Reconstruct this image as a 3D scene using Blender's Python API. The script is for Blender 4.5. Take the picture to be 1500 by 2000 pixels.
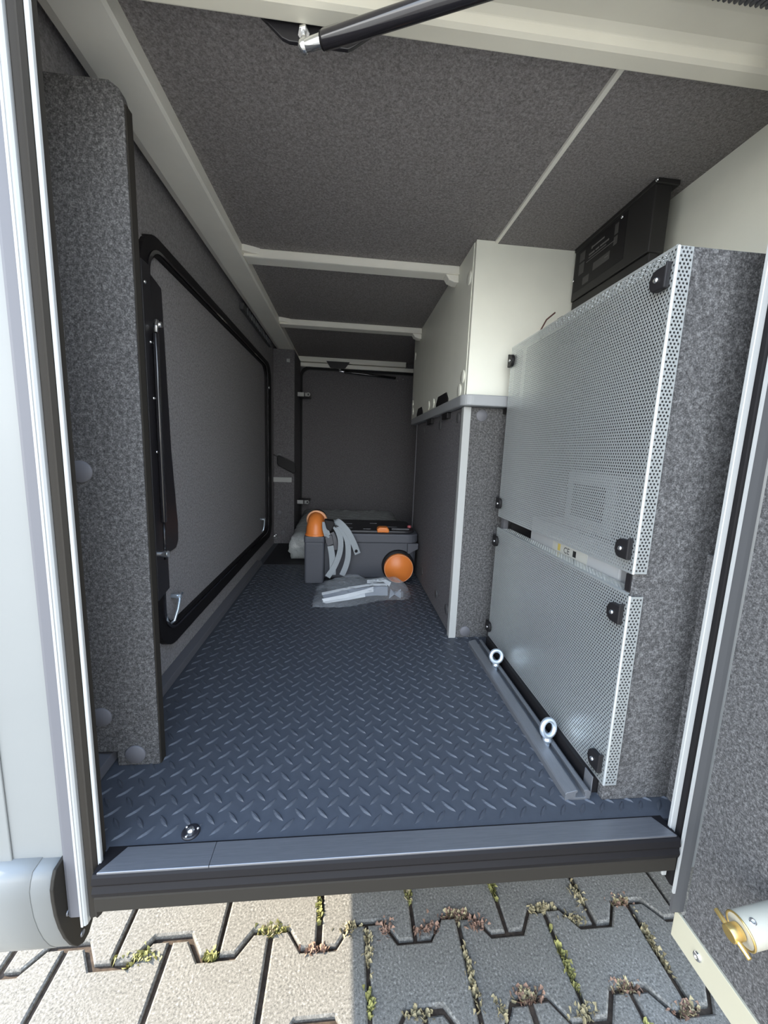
import bpy, math, random
from mathutils import Vector, Matrix

# ------------------------------------------------------------------ camera, sky, sun, exposure
scene = bpy.context.scene
col = scene.collection
for o in list(bpy.data.objects):
    bpy.data.objects.remove(o)

CAM_H = 0.62
F_PX = 760.0
right = Vector((0.9949, -0.0931, 0.0382))
down = Vector((0.0226, -0.1552, -0.9877))
fwd = Vector((0.0980, 0.9834, -0.1521))
cam_data = bpy.data.cameras.new('camera')
cam_data.sensor_fit = 'HORIZONTAL'
cam_data.sensor_width = 36.0
cam_data.lens = 36.0 * F_PX / 1500.0
cam_data.clip_start = 0.01
cam = bpy.data.objects.new('camera', cam_data)
col.objects.link(cam)
fwd.normalize()
right = (right - fwd * right.dot(fwd)).normalized()
up = right.cross(fwd).normalized()
M = Matrix(((right.x, up.x, -fwd.x, 0), (right.y, up.y, -fwd.y, 0), (right.z, up.z, -fwd.z, CAM_H), (0, 0, 0, 1)))
cam.matrix_world = M
scene.camera = cam

SKY_STRENGTH = 5.4
SUN_STRENGTH = 14.0
EXPOSURE = 0.45
world = bpy.data.worlds.new('sky')
scene.world = world
world.use_nodes = True
wn = world.node_tree
wn.nodes.clear()
w_out = wn.nodes.new('ShaderNodeOutputWorld')
w_bg = wn.nodes.new('ShaderNodeBackground')
w_tc = wn.nodes.new('ShaderNodeTexCoord')
w_sep = wn.nodes.new('ShaderNodeSeparateXYZ')
w_ramp = wn.nodes.new('ShaderNodeValToRGB')
w_ramp.color_ramp.elements[0].position = 0.0
w_ramp.color_ramp.elements[0].color = (1.0, 0.985, 0.94, 1)
w_ramp.color_ramp.elements[1].position = 0.85
w_ramp.color_ramp.elements[1].color = (0.30, 0.44, 0.68, 1)
w_mid = w_ramp.color_ramp.elements.new(0.30)
w_mid.color = (0.70, 0.77, 0.84, 1)
wn.links.new(w_tc.outputs['Generated'], w_sep.inputs[0])
wn.links.new(w_sep.outputs['Z'], w_ramp.inputs[0])
wn.links.new(w_ramp.outputs[0], w_bg.inputs['Color'])
w_bg.inputs['Strength'].default_value = SKY_STRENGTH
wn.links.new(w_bg.outputs[0], w_out.inputs[0])

sun_data = bpy.data.lights.new('sun', 'SUN')
sun_data.energy = SUN_STRENGTH
sun_data.color = (1.0, 0.90, 0.74)
sun_data.angle = math.radians(0.55)
sun = bpy.data.objects.new('sun', sun_data)
col.objects.link(sun)
sun.location = (-8.5, 2, 4.8)
sun.rotation_euler = Vector((-0.85, 0.20, 0.476)).to_track_quat('Z', 'Y').to_euler()

vs = scene.view_settings
vs.view_transform = 'Standard'
vs.look = 'None'
vs.exposure = EXPOSURE
vs.gamma = 1.0
vs.use_curve_mapping = False
scene.cycles.diffuse_bounces = 8
scene.cycles.max_bounces = 16
scene.cycles.transparent_max_bounces = 16

random.seed(7)

# ------------------------------------------------------------------ materials
MATS = {}


def new_mat(name):
    m = bpy.data.materials.new(name)
    m.use_nodes = True
    nt = m.node_tree
    b = nt.nodes['Principled BSDF']
    MATS[name] = m
    return m, nt, b


def coords(nt, scale=(1, 1, 1)):
    tc = nt.nodes.new('ShaderNodeTexCoord')
    mp = nt.nodes.new('ShaderNodeMapping')
    mp.inputs['Scale'].default_value = scale
    nt.links.new(tc.outputs['Object'], mp.inputs[0])
    return mp.outputs[0]


def noise(nt, vec, scale, detail=3.0, rough=0.6):
    n = nt.nodes.new('ShaderNodeTexNoise')
    n.inputs['Scale'].default_value = scale
    n.inputs['Detail'].default_value = detail
    n.inputs['Roughness'].default_value = rough
    nt.links.new(vec, n.inputs['Vector'])
    return n.outputs['Fac']


def ramp(nt, fac, stops):
    r = nt.nodes.new('ShaderNodeValToRGB')
    e = r.color_ramp.elements
    while len(e) < len(stops):
        e.new(0.5)
    for k, (p, c) in enumerate(stops):
        e[k].position = p
        e[k].color = (c[0], c[1], c[2], 1)
    nt.links.new(fac, r.inputs[0])
    return r.outputs[0]


def bump(nt, b, height, strength, dist=0.001):
    bm = nt.nodes.new('ShaderNodeBump')
    bm.inputs['Strength'].default_value = strength
    bm.inputs['Distance'].default_value = dist
    nt.links.new(height, bm.inputs['Height'])
    nt.links.new(bm.outputs[0], b.inputs['Normal'])


def plain(name, c, rough=0.5, metal=0.0, vary=0.0, vscale=30.0, stretch=(1, 1, 1), bmp=0.0, coat=0.0, spec=0.5):
    m, nt, b = new_mat(name)
    b.inputs['Specular IOR Level'].default_value = spec
    b.inputs['Base Color'].default_value = (c[0], c[1], c[2], 1)
    b.inputs['Roughness'].default_value = rough
    b.inputs['Metallic'].default_value = metal
    if coat:
        b.inputs['Coat Weight'].default_value = coat
    if vary or bmp:
        v = coords(nt, stretch)
        n = noise(nt, v, vscale, 4, 0.6)
        if vary:
            lo = [x * (1 - vary) for x in c]
            hi = [min(1, x * (1 + vary)) for x in c]
            nt.links.new(ramp(nt, n, [(0.3, lo), (0.7, hi)]), b.inputs['Base Color'])
        if bmp:
            bump(nt, b, n, bmp)
    return m


def felt(name, dark, mid, light, s=1.0):
    m, nt, b = new_mat(name)
    v = coords(nt)
    n1 = noise(nt, v, 165.0 * s, 5, 0.70)
    n2 = noise(nt, v, 430.0 * s, 3, 0.6)
    mx = nt.nodes.new('ShaderNodeMath')
    mx.operation = 'MULTIPLY_ADD'
    mx.inputs[1].default_value = 0.45
    nt.links.new(n2, mx.inputs[0])
    sc = nt.nodes.new('ShaderNodeMath')
    sc.operation = 'MULTIPLY'
    sc.inputs[1].default_value = 0.55
    nt.links.new(n1, sc.inputs[0])
    nt.links.new(sc.outputs[0], mx.inputs[2])
    c = ramp(nt, mx.outputs[0], [(0.36, dark), (0.5, mid), (0.65, light)])
    nt.links.new(c, b.inputs['Base Color'])
    b.inputs['Roughness'].default_value = 0.95
    b.inputs['Specular IOR Level'].default_value = 0.15
    bump(nt, b, mx.outputs[0], 0.45, 0.002)
    return m


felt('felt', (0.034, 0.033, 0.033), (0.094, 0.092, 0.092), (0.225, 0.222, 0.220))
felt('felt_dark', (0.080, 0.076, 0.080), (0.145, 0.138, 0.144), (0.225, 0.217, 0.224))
felt('felt_wall_lifted', (0.150, 0.143, 0.148), (0.250, 0.240, 0.247), (0.36, 0.35, 0.358))  # same felt, colour lightened to stand in for missing light
felt('felt_ceiling_lifted', (0.140, 0.129, 0.128), (0.250, 0.233, 0.231), (0.39, 0.366, 0.362))  # same felt, lightened and warmed in colour in place of bounced light
plain('white_panel', (0.86, 0.86, 0.76), 0.45, vary=0.03, vscale=6)
plain('white_edge', (0.40, 0.405, 0.395), 0.5)
plain('white_beam', (0.88, 0.86, 0.78), 0.5, vary=0.03, vscale=8)
plain('header_white', (0.76, 0.73, 0.62), 0.5, vary=0.03, vscale=8)
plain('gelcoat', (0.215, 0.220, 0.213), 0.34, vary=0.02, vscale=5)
plain('grey_profile', (0.125, 0.124, 0.134), 0.5, spec=0.3)
plain('grey_ledge', (0.33, 0.34, 0.35), 0.45)
plain('grey_trim', (0.080, 0.080, 0.082), 0.55, spec=0.3)
plain('grey_cap', (0.135, 0.134, 0.146), 0.55)
plain('dark_rubber', (0.032, 0.028, 0.023), 0.7, spec=0.15)
plain('black_rubber', (0.010, 0.009, 0.010), 0.6, spec=0.2)
plain('brown_cap', (0.026, 0.023, 0.019), 0.65, spec=0.2)
plain('black_metal', (0.018, 0.017, 0.020), 0.35)
plain('black_gloss', (0.016, 0.015, 0.018), 0.16, coat=0.5)
plain('black_plastic', (0.014, 0.013, 0.014), 0.5, spec=0.25)
plain('device_black', (0.018, 0.017, 0.017), 0.5)
plain('device_print', (0.075, 0.072, 0.070), 0.6)
plain('device_print_light', (0.17, 0.165, 0.16), 0.6)
plain('floor_mat', (0.059, 0.065, 0.078), 0.48, vary=0.08, vscale=60)
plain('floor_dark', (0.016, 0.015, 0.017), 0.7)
plain('kerb', (0.10, 0.10, 0.11), 0.5)
plain('aluminium', (0.245, 0.252, 0.272), 0.42, 0.75, vary=0.08, vscale=40, stretch=(0.6, 12, 12))
plain('aluminium_rail', (0.25, 0.257, 0.272), 0.45, 0.6, vary=0.06, vscale=60, stretch=(12, 0.6, 12))
plain('perforated_metal', (0.66, 0.69, 0.68), 0.36, 0.72)
plain('zinc', (0.66, 0.74, 0.82), 0.28, 0.75)
plain('chrome', (0.80, 0.81, 0.82), 0.18, 0.95)
plain('brass', (0.80, 0.58, 0.22), 0.28, 0.9)
plain('cream_tube', (0.42, 0.40, 0.33), 0.4)
plain('cream_strip', (0.47, 0.44, 0.33), 0.45)
plain('orange', (0.80, 0.23, 0.045), 0.38)
plain('orange_light', (0.92, 0.48, 0.27), 0.38)
plain('tank_grey', (0.080, 0.084, 0.100), 0.55, vary=0.05, vscale=400, bmp=0.05)
plain('tank_black', (0.022, 0.021, 0.024), 0.45)
plain('tank_print', (0.10, 0.10, 0.11), 0.5)
plain('red_button', (0.45, 0.10, 0.11), 0.4)
plain('strap_grey', (0.33, 0.36, 0.38), 0.75, vary=0.08, vscale=500)
plain('buckle_grey', (0.09, 0.09, 0.10), 0.45)
plain('paper', (0.72, 0.75, 0.78), 0.7)
plain('bounce_paving', (0.34, 0.32, 0.28), 0.9, vary=0.15, vscale=3)  # paler than the pavers so it reflects more light inside
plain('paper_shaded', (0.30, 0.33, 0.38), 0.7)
plain('soil', (0.055, 0.038, 0.026), 0.95, vary=0.5, vscale=90, bmp=0.8)
plain('moss_green', (0.25, 0.235, 0.075), 0.9, vary=0.5, vscale=60)
plain('moss_red', (0.24, 0.145, 0.10), 0.9, vary=0.5, vscale=60)
plain('moss_straw', (0.30, 0.25, 0.14), 0.9, vary=0.4, vscale=60)
plain('inner_device', (0.42, 0.43, 0.44), 0.5)
plain('sticker', (0.50, 0.50, 0.46), 0.5)
plain('sticker_yellow', (0.55, 0.42, 0.10), 0.5)
plain('print_black', (0.01, 0.01, 0.01), 0.6)
plain('cable_brown', (0.10, 0.04, 0.03), 0.5)


def concrete():
    m, nt, b = new_mat('concrete')
    v = coords(nt)
    n1 = noise(nt, v, 230.0, 4, 0.75)
    n2 = noise(nt, v, 14.0, 3, 0.6)
    n3 = noise(nt, v, 240.0, 2, 0.5)
    c = ramp(nt, n1, [(0.33, (0.053, 0.051, 0.046)), (0.45, (0.142, 0.134, 0.118)), (0.58, (0.195, 0.184, 0.162)), (0.70, (0.41, 0.395, 0.355))])
    mix = nt.nodes.new('ShaderNodeMix')
    mix.data_type = 'RGBA'
    mix.blend_type = 'MULTIPLY'
    mix.inputs['Factor'].default_value = 0.5
    nt.links.new(c, mix.inputs['A'])
    nt.links.new(ramp(nt, n2, [(0.3, (0.75, 0.75, 0.74)), (0.7, (1, 1, 1))]), mix.inputs['B'])
    nt.links.new(mix.outputs['Result'], b.inputs['Base Color'])
    b.inputs['Roughness'].default_value = 0.92
    bump(nt, b, n3, 0.35, 0.0015)


concrete()


def plastic_film(name, tint, opac, rough):
    m, nt, b = new_mat(name)
    v = coords(nt)
    n = noise(nt, v, 26.0, 5, 0.7)
    bump(nt, b, n, 0.9, 0.012)
    b.inputs['Base Color'].default_value = (*tint, 1)
    b.inputs['Roughness'].default_value = rough
    b.inputs['Alpha'].default_value = opac
    b.inputs['Coat Weight'].default_value = 0.6
    b.inputs['Coat Roughness'].default_value = 0.12


plastic_film('bag_film', (0.62, 0.66, 0.70), 0.17, 0.15)
plastic_film('wrap_film', (0.46, 0.48, 0.47), 1.0, 0.22)


# ------------------------------------------------------------------ mesh helpers
class MB:
    def __init__(self):
        self.v = []
        self.f = []
        self.s = []

    def add(self, verts, faces, smooth=False):
        o = len(self.v)
        self.v += [tuple(p) for p in verts]
        self.f += [tuple(o + i for i in f) for f in faces]
        self.s += [smooth] * len(faces)
        return self

    def box(self, x0, x1, y0, y1, z0, z1):
        return self.add([(x0, y0, z0), (x1, y0, z0), (x1, y1, z0), (x0, y1, z0), (x0, y0, z1), (x1, y0, z1), (x1, y1, z1), (x0, y1, z1)],
                        [(0, 3, 2, 1), (4, 5, 6, 7), (0, 1, 5, 4), (1, 2, 6, 5), (2, 3, 7, 6), (3, 0, 4, 7)])

    def prism(self, poly, axis, a, b, smooth=False):
        """poly: 2D outline; axis 'x' -> (y,z), 'y' -> (x,z), 'z' -> (x,y)"""
        def p(u, w, t):
            return {'x': (t, u, w), 'y': (u, t, w), 'z': (u, w, t)}[axis]
        n = len(poly)
        vs_ = [p(u, w, a) for u, w in poly] + [p(u, w, b) for u, w in poly]
        fs = [tuple(range(n - 1, -1, -1)), tuple(range(n, 2 * n))]
        if smooth:
            self.add(vs_, fs, False)
            self.add(vs_, [(i, (i + 1) % n, n + (i + 1) % n, n + i) for i in range(n)], True)
            return self
        fs += [(i, (i + 1) % n, n + (i + 1) % n, n + i) for i in range(n)]
        return self.add(vs_, fs)

    def cyl(self, p0, p1, r0, r1=None, n=20, smooth=True, caps=True):
        r1 = r0 if r1 is None else r1
        p0, p1 = Vector(p0), Vector(p1)
        d = (p1 - p0).normalized()
        a = d.orthogonal().normalized()
        b = d.cross(a)
        vs_ = []
        for p, r in ((p0, r0), (p1, r1)):
            for k in range(n):
                t = 2 * math.pi * k / n
                vs_.append(p + a * math.cos(t) * r + b * math.sin(t) * r)
        self.add(vs_, [(i, (i + 1) % n, n + (i + 1) % n, n + i) for i in range(n)], smooth)
        if caps:
            self.add(vs_, [tuple(range(n - 1, -1, -1)), tuple(range(n, 2 * n))], False)
        return self

    def tube(self, pts, r, n=12, closed=False, radii=None):
        pts = [Vector(p) for p in pts]
        m = len(pts)
        vs_ = []
        ref = None
        for i, p in enumerate(pts):
            if closed:
                d = pts[(i + 1) % m] - pts[i - 1]
            else:
                d = pts[min(i + 1, m - 1)] - pts[max(i - 1, 0)]
            d.normalize()
            if ref is None:
                ref = d.orthogonal().normalized()
            a = (ref - d * ref.dot(d)).normalized()
            ref = a
            b = d.cross(a)
            rr = radii[i] if radii else r
            for k in range(n):
                t = 2 * math.pi * k / n
                vs_.append(p + a * math.cos(t) * rr + b * math.sin(t) * rr)
        fs = []
        for i in range(m if closed else m - 1):
            j = (i + 1) % m
            for k in range(n):
                k2 = (k + 1) % n
                fs.append((i * n + k, i * n + k2, j * n + k2, j * n + k))
        self.add(vs_, fs, True)
        if not closed:
            self.add(vs_[:n], [tuple(range(n - 1, -1, -1))])
            self.add(vs_[-n:], [tuple(range(n))])
        return self

    def torus(self, c, axis, R, r, n=32, m=10, squash=1.0):
        c, d = Vector(c), Vector(axis).normalized()
        a = d.orthogonal().normalized()
        b = d.cross(a)
        vs_ = []
        for i in range(n):
            t = 2 * math.pi * i / n
            e = a * math.cos(t) + b * math.sin(t)
            for k in range(m):
                u = 2 * math.pi * k / m
                vs_.append(c + e * (R + r * math.cos(u)) + d * (r * squash * math.sin(u)))
        fs = [(i * m + k, ((i + 1) % n) * m + k, ((i + 1) % n) * m + (k + 1) % m, i * m + (k + 1) % m) for i in range(n) for k in range(m)]
        return self.add(vs_, fs, True)

    def lathe(self, c, axis, prof, n=28, smooth=True):
        """prof: list of (radius, height along axis)"""
        c, d = Vector(c), Vector(axis).normalized()
        a = d.orthogonal().normalized()
        b = d.cross(a)
        vs_ = []
        for r, h in prof:
            for k in range(n):
                t = 2 * math.pi * k / n
                vs_.append(c + d * h + (a * math.cos(t) + b * math.sin(t)) * max(r, 1e-5))
        fs = []
        for i in range(len(prof) - 1):
            for k in range(n):
                fs.append((i * n + k, i * n + (k + 1) % n, (i + 1) * n + (k + 1) % n, (i + 1) * n + k))
        self.add(vs_, fs, smooth)
        return self

    def ball(self, c, r, n=16):
        prof = [(r * math.sin(math.pi * i / 10), -r * math.cos(math.pi * i / 10)) for i in range(11)]
        return self.lathe(c, (0, 0, 1), prof, n)

    def ribbon(self, pts, width, side, thick=0.0018):
        """a strap along pts; side: width direction per point or a single vector"""
        pts = [Vector(p) for p in pts]
        m = len(pts)
        vs_ = []
        for i, p in enumerate(pts):
            d = (pts[min(i + 1, m - 1)] - pts[max(i - 1, 0)]).normalized()
            s = Vector(side[i] if isinstance(side, list) else side)
            s = (s - d * s.dot(d)).normalized()
            nn = d.cross(s)
            for a, b in ((-1, -1), (1, -1), (1, 1), (-1, 1)):
                vs_.append(p + s * (a * width / 2) + nn * (b * thick / 2))
        fs = [(3, 2, 1, 0), tuple(4 * (m - 1) + k for k in range(4))]
        for i in range(m - 1):
            for k in range(4):
                fs.append((4 * i + k, 4 * i + (k + 1) % 4, 4 * i + 4 + (k + 1) % 4, 4 * i + 4 + k))
        return self.add(vs_, fs)

    def rrect_ring(self, axis, outer, inner, ro, ri, a, b, n=8):
        """rounded rectangular frame, extruded along axis between a and b; outer/inner = (u0,u1,w0,w1)"""
        def outline(r4, rad):
            u0, u1, w0, w1 = r4
            pts = []
            for cu, cw, s in ((u1 - rad, w1 - rad, 0), (u0 + rad, w1 - rad, 1), (u0 + rad, w0 + rad, 2), (u1 - rad, w0 + rad, 3)):
                for k in range(n + 1):
                    t = math.pi / 2 * (s + k / n)
                    pts.append((cu + rad * math.cos(t), cw + rad * math.sin(t)))
            return pts

        def p(q, t):
            u, w = q
            return {'x': (t, u, w), 'y': (u, t, w), 'z': (u, w, t)}[axis]
        O, I = outline(outer, ro), outline(inner, ri)
        N = len(O)
        vs_ = [p(q, a) for q in O] + [p(q, a) for q in I] + [p(q, b) for q in O] + [p(q, b) for q in I]
        fs = []
        for i in range(N):
            j = (i + 1) % N
            fs += [(i, j, N + j, N + i), (2 * N + i, 3 * N + i, 3 * N + j, 2 * N + j), (i, 2 * N + i, 2 * N + j, j), (N + i, N + j, 3 * N + j, 3 * N + i)]
        return self.add(vs_, fs)

    def build(self, name, mat, parent=None, bevel=0.0, seg=2, kind=None, recalc=True):
        off = Vector((0, 0, 0))
        q = parent
        while q is not None:
            off += q.location
            q = q.parent
        me = bpy.data.meshes.new(name)
        if off.length > 0:
            me.from_pydata([(x - off.x, y - off.y, z - off.z) for x, y, z in self.v], [], self.f)
        else:
            me.from_pydata(self.v, [], self.f)
        me.polygons.foreach_set('use_smooth', self.s)
        if recalc:
            import bmesh
            bm = bmesh.new()
            bm.from_mesh(me)
            bmesh.ops.remove_doubles(bm, verts=bm.verts, dist=1e-6)
            bmesh.ops.recalc_face_normals(bm, faces=bm.faces)
            bm.to_mesh(me)
            bm.free()
        me.materials.append(MATS[mat])
        o = bpy.data.objects.new(name, me)
        col.objects.link(o)
        if parent:
            o.parent = parent
        if bevel:
            md = o.modifiers.new('bevel', 'BEVEL')
            md.width = bevel
            md.segments = seg
            md.limit_method = 'ANGLE'
            md.angle_limit = math.radians(40)
        if kind:
            o['kind'] = kind
        return o


def tag(o, label, cat, group=None, kind=None):
    o['label'] = label
    o['category'] = cat
    if group:
        o['group'] = group
    if kind:
        o['kind'] = kind
    return o


def thing(name, label, cat, loc, group=None, kind=None):
    o = bpy.data.objects.new(name, None)
    o.empty_display_size = 0.02
    o.location = loc
    col.objects.link(o)
    return tag(o, label, cat, group, kind)


def B(x0, x1, y0, y1, z0, z1):
    return MB().box(x0, x1, y0, y1, z0, z1)


def text_mb(s, size, origin, udir, vdir, depth=0.0004):
    """flat lettering as a mesh in the plane udir/vdir"""
    cu = bpy.data.curves.new('lettering', 'FONT')
    cu.body = s
    cu.size = size
    cu.extrude = 0.0
    to = bpy.data.objects.new('lettering', cu)
    col.objects.link(to)
    dg = bpy.context.evaluated_depsgraph_get()
    me = bpy.data.meshes.new_from_object(to.evaluated_get(dg))
    u, v, o = Vector(udir), Vector(vdir), Vector(origin)
    mb = MB().add([o + u * p.co.x + v * p.co.y for p in me.vertices], [tuple(p.vertices) for p in me.polygons])
    bpy.data.objects.remove(to)
    bpy.data.curves.remove(cu)
    bpy.data.meshes.remove(me)
    return mb


# ================================================================== PAVEMENT
GZ = -0.40
PX, PY = 0.203, 0.1425
pavement = B(-90, 90, -90, 90, GZ - 0.30, GZ - 0.010).build('pavement', 'soil')
tag(pavement, 'grey interlocking paving with mossy joints below the vehicle', 'pavement', kind='structure')
outer = MB()
far_sides = [(-90, -1.9, -90, 90), (2.0, 90, -90, 90), (-1.9, 2.0, -90, -0.62), (-1.9, 2.0, 1.62, 90)]
for a_, b_, c_, d_ in far_sides:
    outer.box(a_, b_, c_, d_, GZ - 0.009, GZ - 0.002)
outer.build('outer_bounce_paving', 'bounce_paving', pavement)  # unseen outer ground, made pale to bounce light into the garage


def paver_mesh():
    hw, hh, am = PX / 2 - 0.0048, PY / 2, 0.019
    g = 0.0045
    top = [(hw, hh + am - g), (hw - 0.030, hh + am - g), (hw - 0.060, hh - am - g), (-hw + 0.060, hh - am - g), (-hw + 0.030, hh + am - g), (-hw, hh + am - g)]
    bot = [(-hw, -hh - am + g), (-hw + 0.030, -hh - am + g), (-hw + 0.060, -hh + am + g), (hw - 0.060, -hh + am + g), (hw - 0.030, -hh - am + g), (hw, -hh - am + g)]
    outl = top + bot
    n = len(outl)
    cx = sum(p[0] for p in outl) / n
    ch = 0.0035
    # inset outline for the worn, chamfered top edge
    ins = []
    for i in range(n):
        p0, p1, p2 = Vector(outl[i - 1]), Vector(outl[i]), Vector(outl[(i + 1) % n])
        e1, e2 = (p1 - p0).normalized(), (p2 - p1).normalized()
        n1, n2 = Vector((-e1.y, e1.x)), Vector((-e2.y, e2.x))
        bis = (n1 + n2)
        k = ch / max(0.35, (bis.length ** 2) / 2)
        q = p1 + bis * k
        ins.append((q.x, q.y))
    vs_ = [(x, y, -0.05) for x, y in outl] + [(x, y, -0.003) for x, y in outl] + [(x, y, 0.0) for x, y in ins]
    fs = [tuple(range(2 * n, 3 * n)), tuple(range(n - 1, -1, -1))]
    for i in range(n):
        j = (i + 1) % n
        fs += [(i, j, n + j, n + i), (n + i, n + j, 2 * n + j, 2 * n + i)]
    me = bpy.data.meshes.new('paver')
    me.from_pydata(vs_, [], fs)
    me.materials.append(MATS['concrete'])
    return me


pm = paver_mesh()
# zigzag joint line: peaks at x = 0.067 + k*PX on the line y = 0.684, rows step PY and shift half a stone
rowy0 = 0.684 - PY / 2
for r in range(-8, 6):
    yc = rowy0 + r * PY
    shift = 0.067 + PX / 2 + (PX / 2 if r % 2 else 0)
    for k in range(-9, 9):
        xc = shift + k * PX
        if not (-1.9 < xc < 2.0):
            continue
        o = bpy.data.objects.new('paver', pm)
        col.objects.link(o)
        o.parent = pavement
        o.location = (xc + random.uniform(-.0015, .0015), yc + random.uniform(-.0015, .0015), GZ + random.uniform(-0.003, 0.0015))
        o.rotation_euler = (random.uniform(-.006, .006), random.uniform(-.006, .006), random.uniform(-.006, .006))


def moss(mat, spots, n_each, h):
    mb = MB()
    for (x, y, rx, ry) in spots:
        for _ in range(int(n_each * max(1.0, (rx + ry) / 0.03))):
            px, py = x + random.gauss(0, rx * 0.42), y + random.gauss(0, ry * 0.42)
            a = random.uniform(0, math.tau)
            L = random.uniform(0.4, 1.2) * h
            w = random.uniform(0.0015, 0.0035)
            lean = random.uniform(0.2, 1.1)
            dx, dy = math.cos(a), math.sin(a)
            z0 = GZ - 0.011
            zt = GZ - 0.004 + L * 0.8
            tx, ty = px + dx * L * lean, py + dy * L * lean
            mb.add([(px - dy * w, py + dx * w, z0), (px + dy * w, py - dx * w, z0),
                    (px + dx * L * lean * .55 + dy * w * 1.5, py + dy * L * lean * .55 - dx * w * 1.5, (z0 + zt) / 2 + 0.004),
                    (px + dx * L * lean * .55 - dy * w * 1.5, py + dy * L * lean * .55 + dx * w * 1.5, (z0 + zt) / 2 + 0.004), (tx, ty, zt)],
                   [(0, 1, 2, 3), (3, 2, 4)])
    return mb


def joint_x(k):
    return 0.067 + k * PX


spots_g, spots_r, spots_s = [], [], []
random.seed(11)
# denser clumps where the photo has them, sparse growth elsewhere in the joints
clumps = [(-0.137, 0.702, .04, .012, 'g'), (-0.04, 0.76, .008, .05, 'g'), (0.03, 0.695, .03, .014, 's'), (0.068, 0.66, .008, .04, 's'),
          (-0.40, 0.678, .045, .014, 'g'), (0.165, 0.765, .010, .035, 'g'), (0.105, 0.688, .02, .02, 'r'), (0.20, 0.682, .03, .014, 'r'),
          (0.27, 0.705, .04, .010, 'r'), (0.312, 0.685, .02, .02, 'r'), (0.371, 0.76, .008, .035, 'g'), (0.27, 0.60, .008, .06, 's'),
          (0.47, 0.705, .035, .010, 's'), (0.53, 0.682, .03, .016, 's'), (0.568, 0.73, .014, .04, 's'), (0.473, 0.61, .008, .05, 'g'),
          (0.37, 0.566, .035, .012, 'r'), (0.66, 0.705, .03, .012, 'r'), (0.68, 0.63, .010, .06, 's'), (0.57, 0.566, .03, .012, 'r'), (0.47, 0.535, .03, .012, 's'),
          (-0.25, 0.668, .014, .010, 'g'), (-0.04, 0.665, .035, .008, 'r'), (0.155, 0.555, .03, .010, 's'), (0.31, 0.55, .01, .02, 's'), (0.66, 0.525, .03, .012, 'r')]
for x, y, rx, ry, t in clumps:
    {'g': spots_g, 'r': spots_r, 's': spots_s}[t].append((x, y, rx, ry))
    if t != 's' and random.random() < .5:
        spots_s.append((x, y, rx * .8, ry * .8))
for r in range(-6, 5):
    for k in range(-7, 7):
        if random.random() < .35:
            x = joint_x(k) + (PX / 2 if r % 2 else 0)
            random.choice([spots_g, spots_r, spots_s]).append((x, 0.684 - PY / 2 + r * PY + random.uniform(-.04, .04), .006, .02))
moss('moss_green', spots_g, 48, 0.010).build('moss', 'moss_green', pavement, kind='stuff', recalc=False)
moss('moss_red', spots_r, 44, 0.010).build('moss', 'moss_red', pavement, kind='stuff', recalc=False)
moss('moss_straw', spots_s, 36, 0.011).build('moss', 'moss_straw', pavement, kind='stuff', recalc=False)

# ================================================================== VEHICLE SHELL
XL, XR = -0.465, 0.755          # inner faces of the garage
ZC = 1.25                       # ceiling
YF, YB = 0.53, 2.90             # outer front skin, inner back

# --- floor
floor = B(XL, XR, 0.546, YB, -0.055, 0.0).build('floor', 'floor_mat')
tag(floor, 'blue-grey diamond-tread floor covering inside the garage', 'floor', kind='structure')
B(XL + 0.03, XR - 0.01, 2.07, YB - 0.01, 0.0, 0.0012).build('dark_floor_patch', 'floor_dark', floor)  # thin sheet that colours the far floor darker


def tread():
    mb = MB()
    p = 0.0372
    L, W, Hh = 0.0155, 0.0042, 0.0024

    def lug(cx, cy, ang):
        ca, sa = math.cos(ang), math.sin(ang)

        def T(u, w, z):
            return (cx + u * ca - w * sa, cy + u * sa + w * ca, z)
        ring = [(-L, 0), (-L * .5, -W * .75), (0, -W), (L * .5, -W * .75), (L, 0), (L * .5, W * .75), (0, W), (-L * .5, W * .75)]
        vs_ = [T(u, w, 0.0) for u, w in ring] + [T(u * .72, w * .30, Hh) for u, w in ring]
        fs = [(i, (i + 1) % 8, 8 + (i + 1) % 8, 8 + i) for i in range(8)] + [tuple(range(8, 16))]
        mb.add(vs_, fs)
    j = 0
    y = 0.566
    while y < 2.05:
        x = -0.423 + 0.004
        while x < 0.70:
            lug(x, y + .006, math.radians(47))
            if y + p / 2 < 2.05:
                lug(x + p / 2, y + p / 2 + .006, math.radians(-47))
            x += p
        y += p * 1.07
        j += 1
    return mb


tread().build('tread_pattern', 'floor_mat', floor, kind='stuff', recalc=False)

# --- ceiling
ceiling = B(XL, XR, 0.60, YB, ZC, ZC + 0.03).build('ceiling', 'felt_ceiling_lifted')
tag(ceiling, 'dark grey felt ceiling of the garage', 'ceiling', kind='structure')
B(0.430, XR, 0.66, 1.225, ZC - 0.008, ZC).build('ceiling_panel', 'felt_ceiling_lifted', ceiling)
B(0.421, 0.430, 0.66, 1.225, ZC - 0.0085, ZC).build('joint_strip', 'white_beam', ceiling, 0.001)

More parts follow.
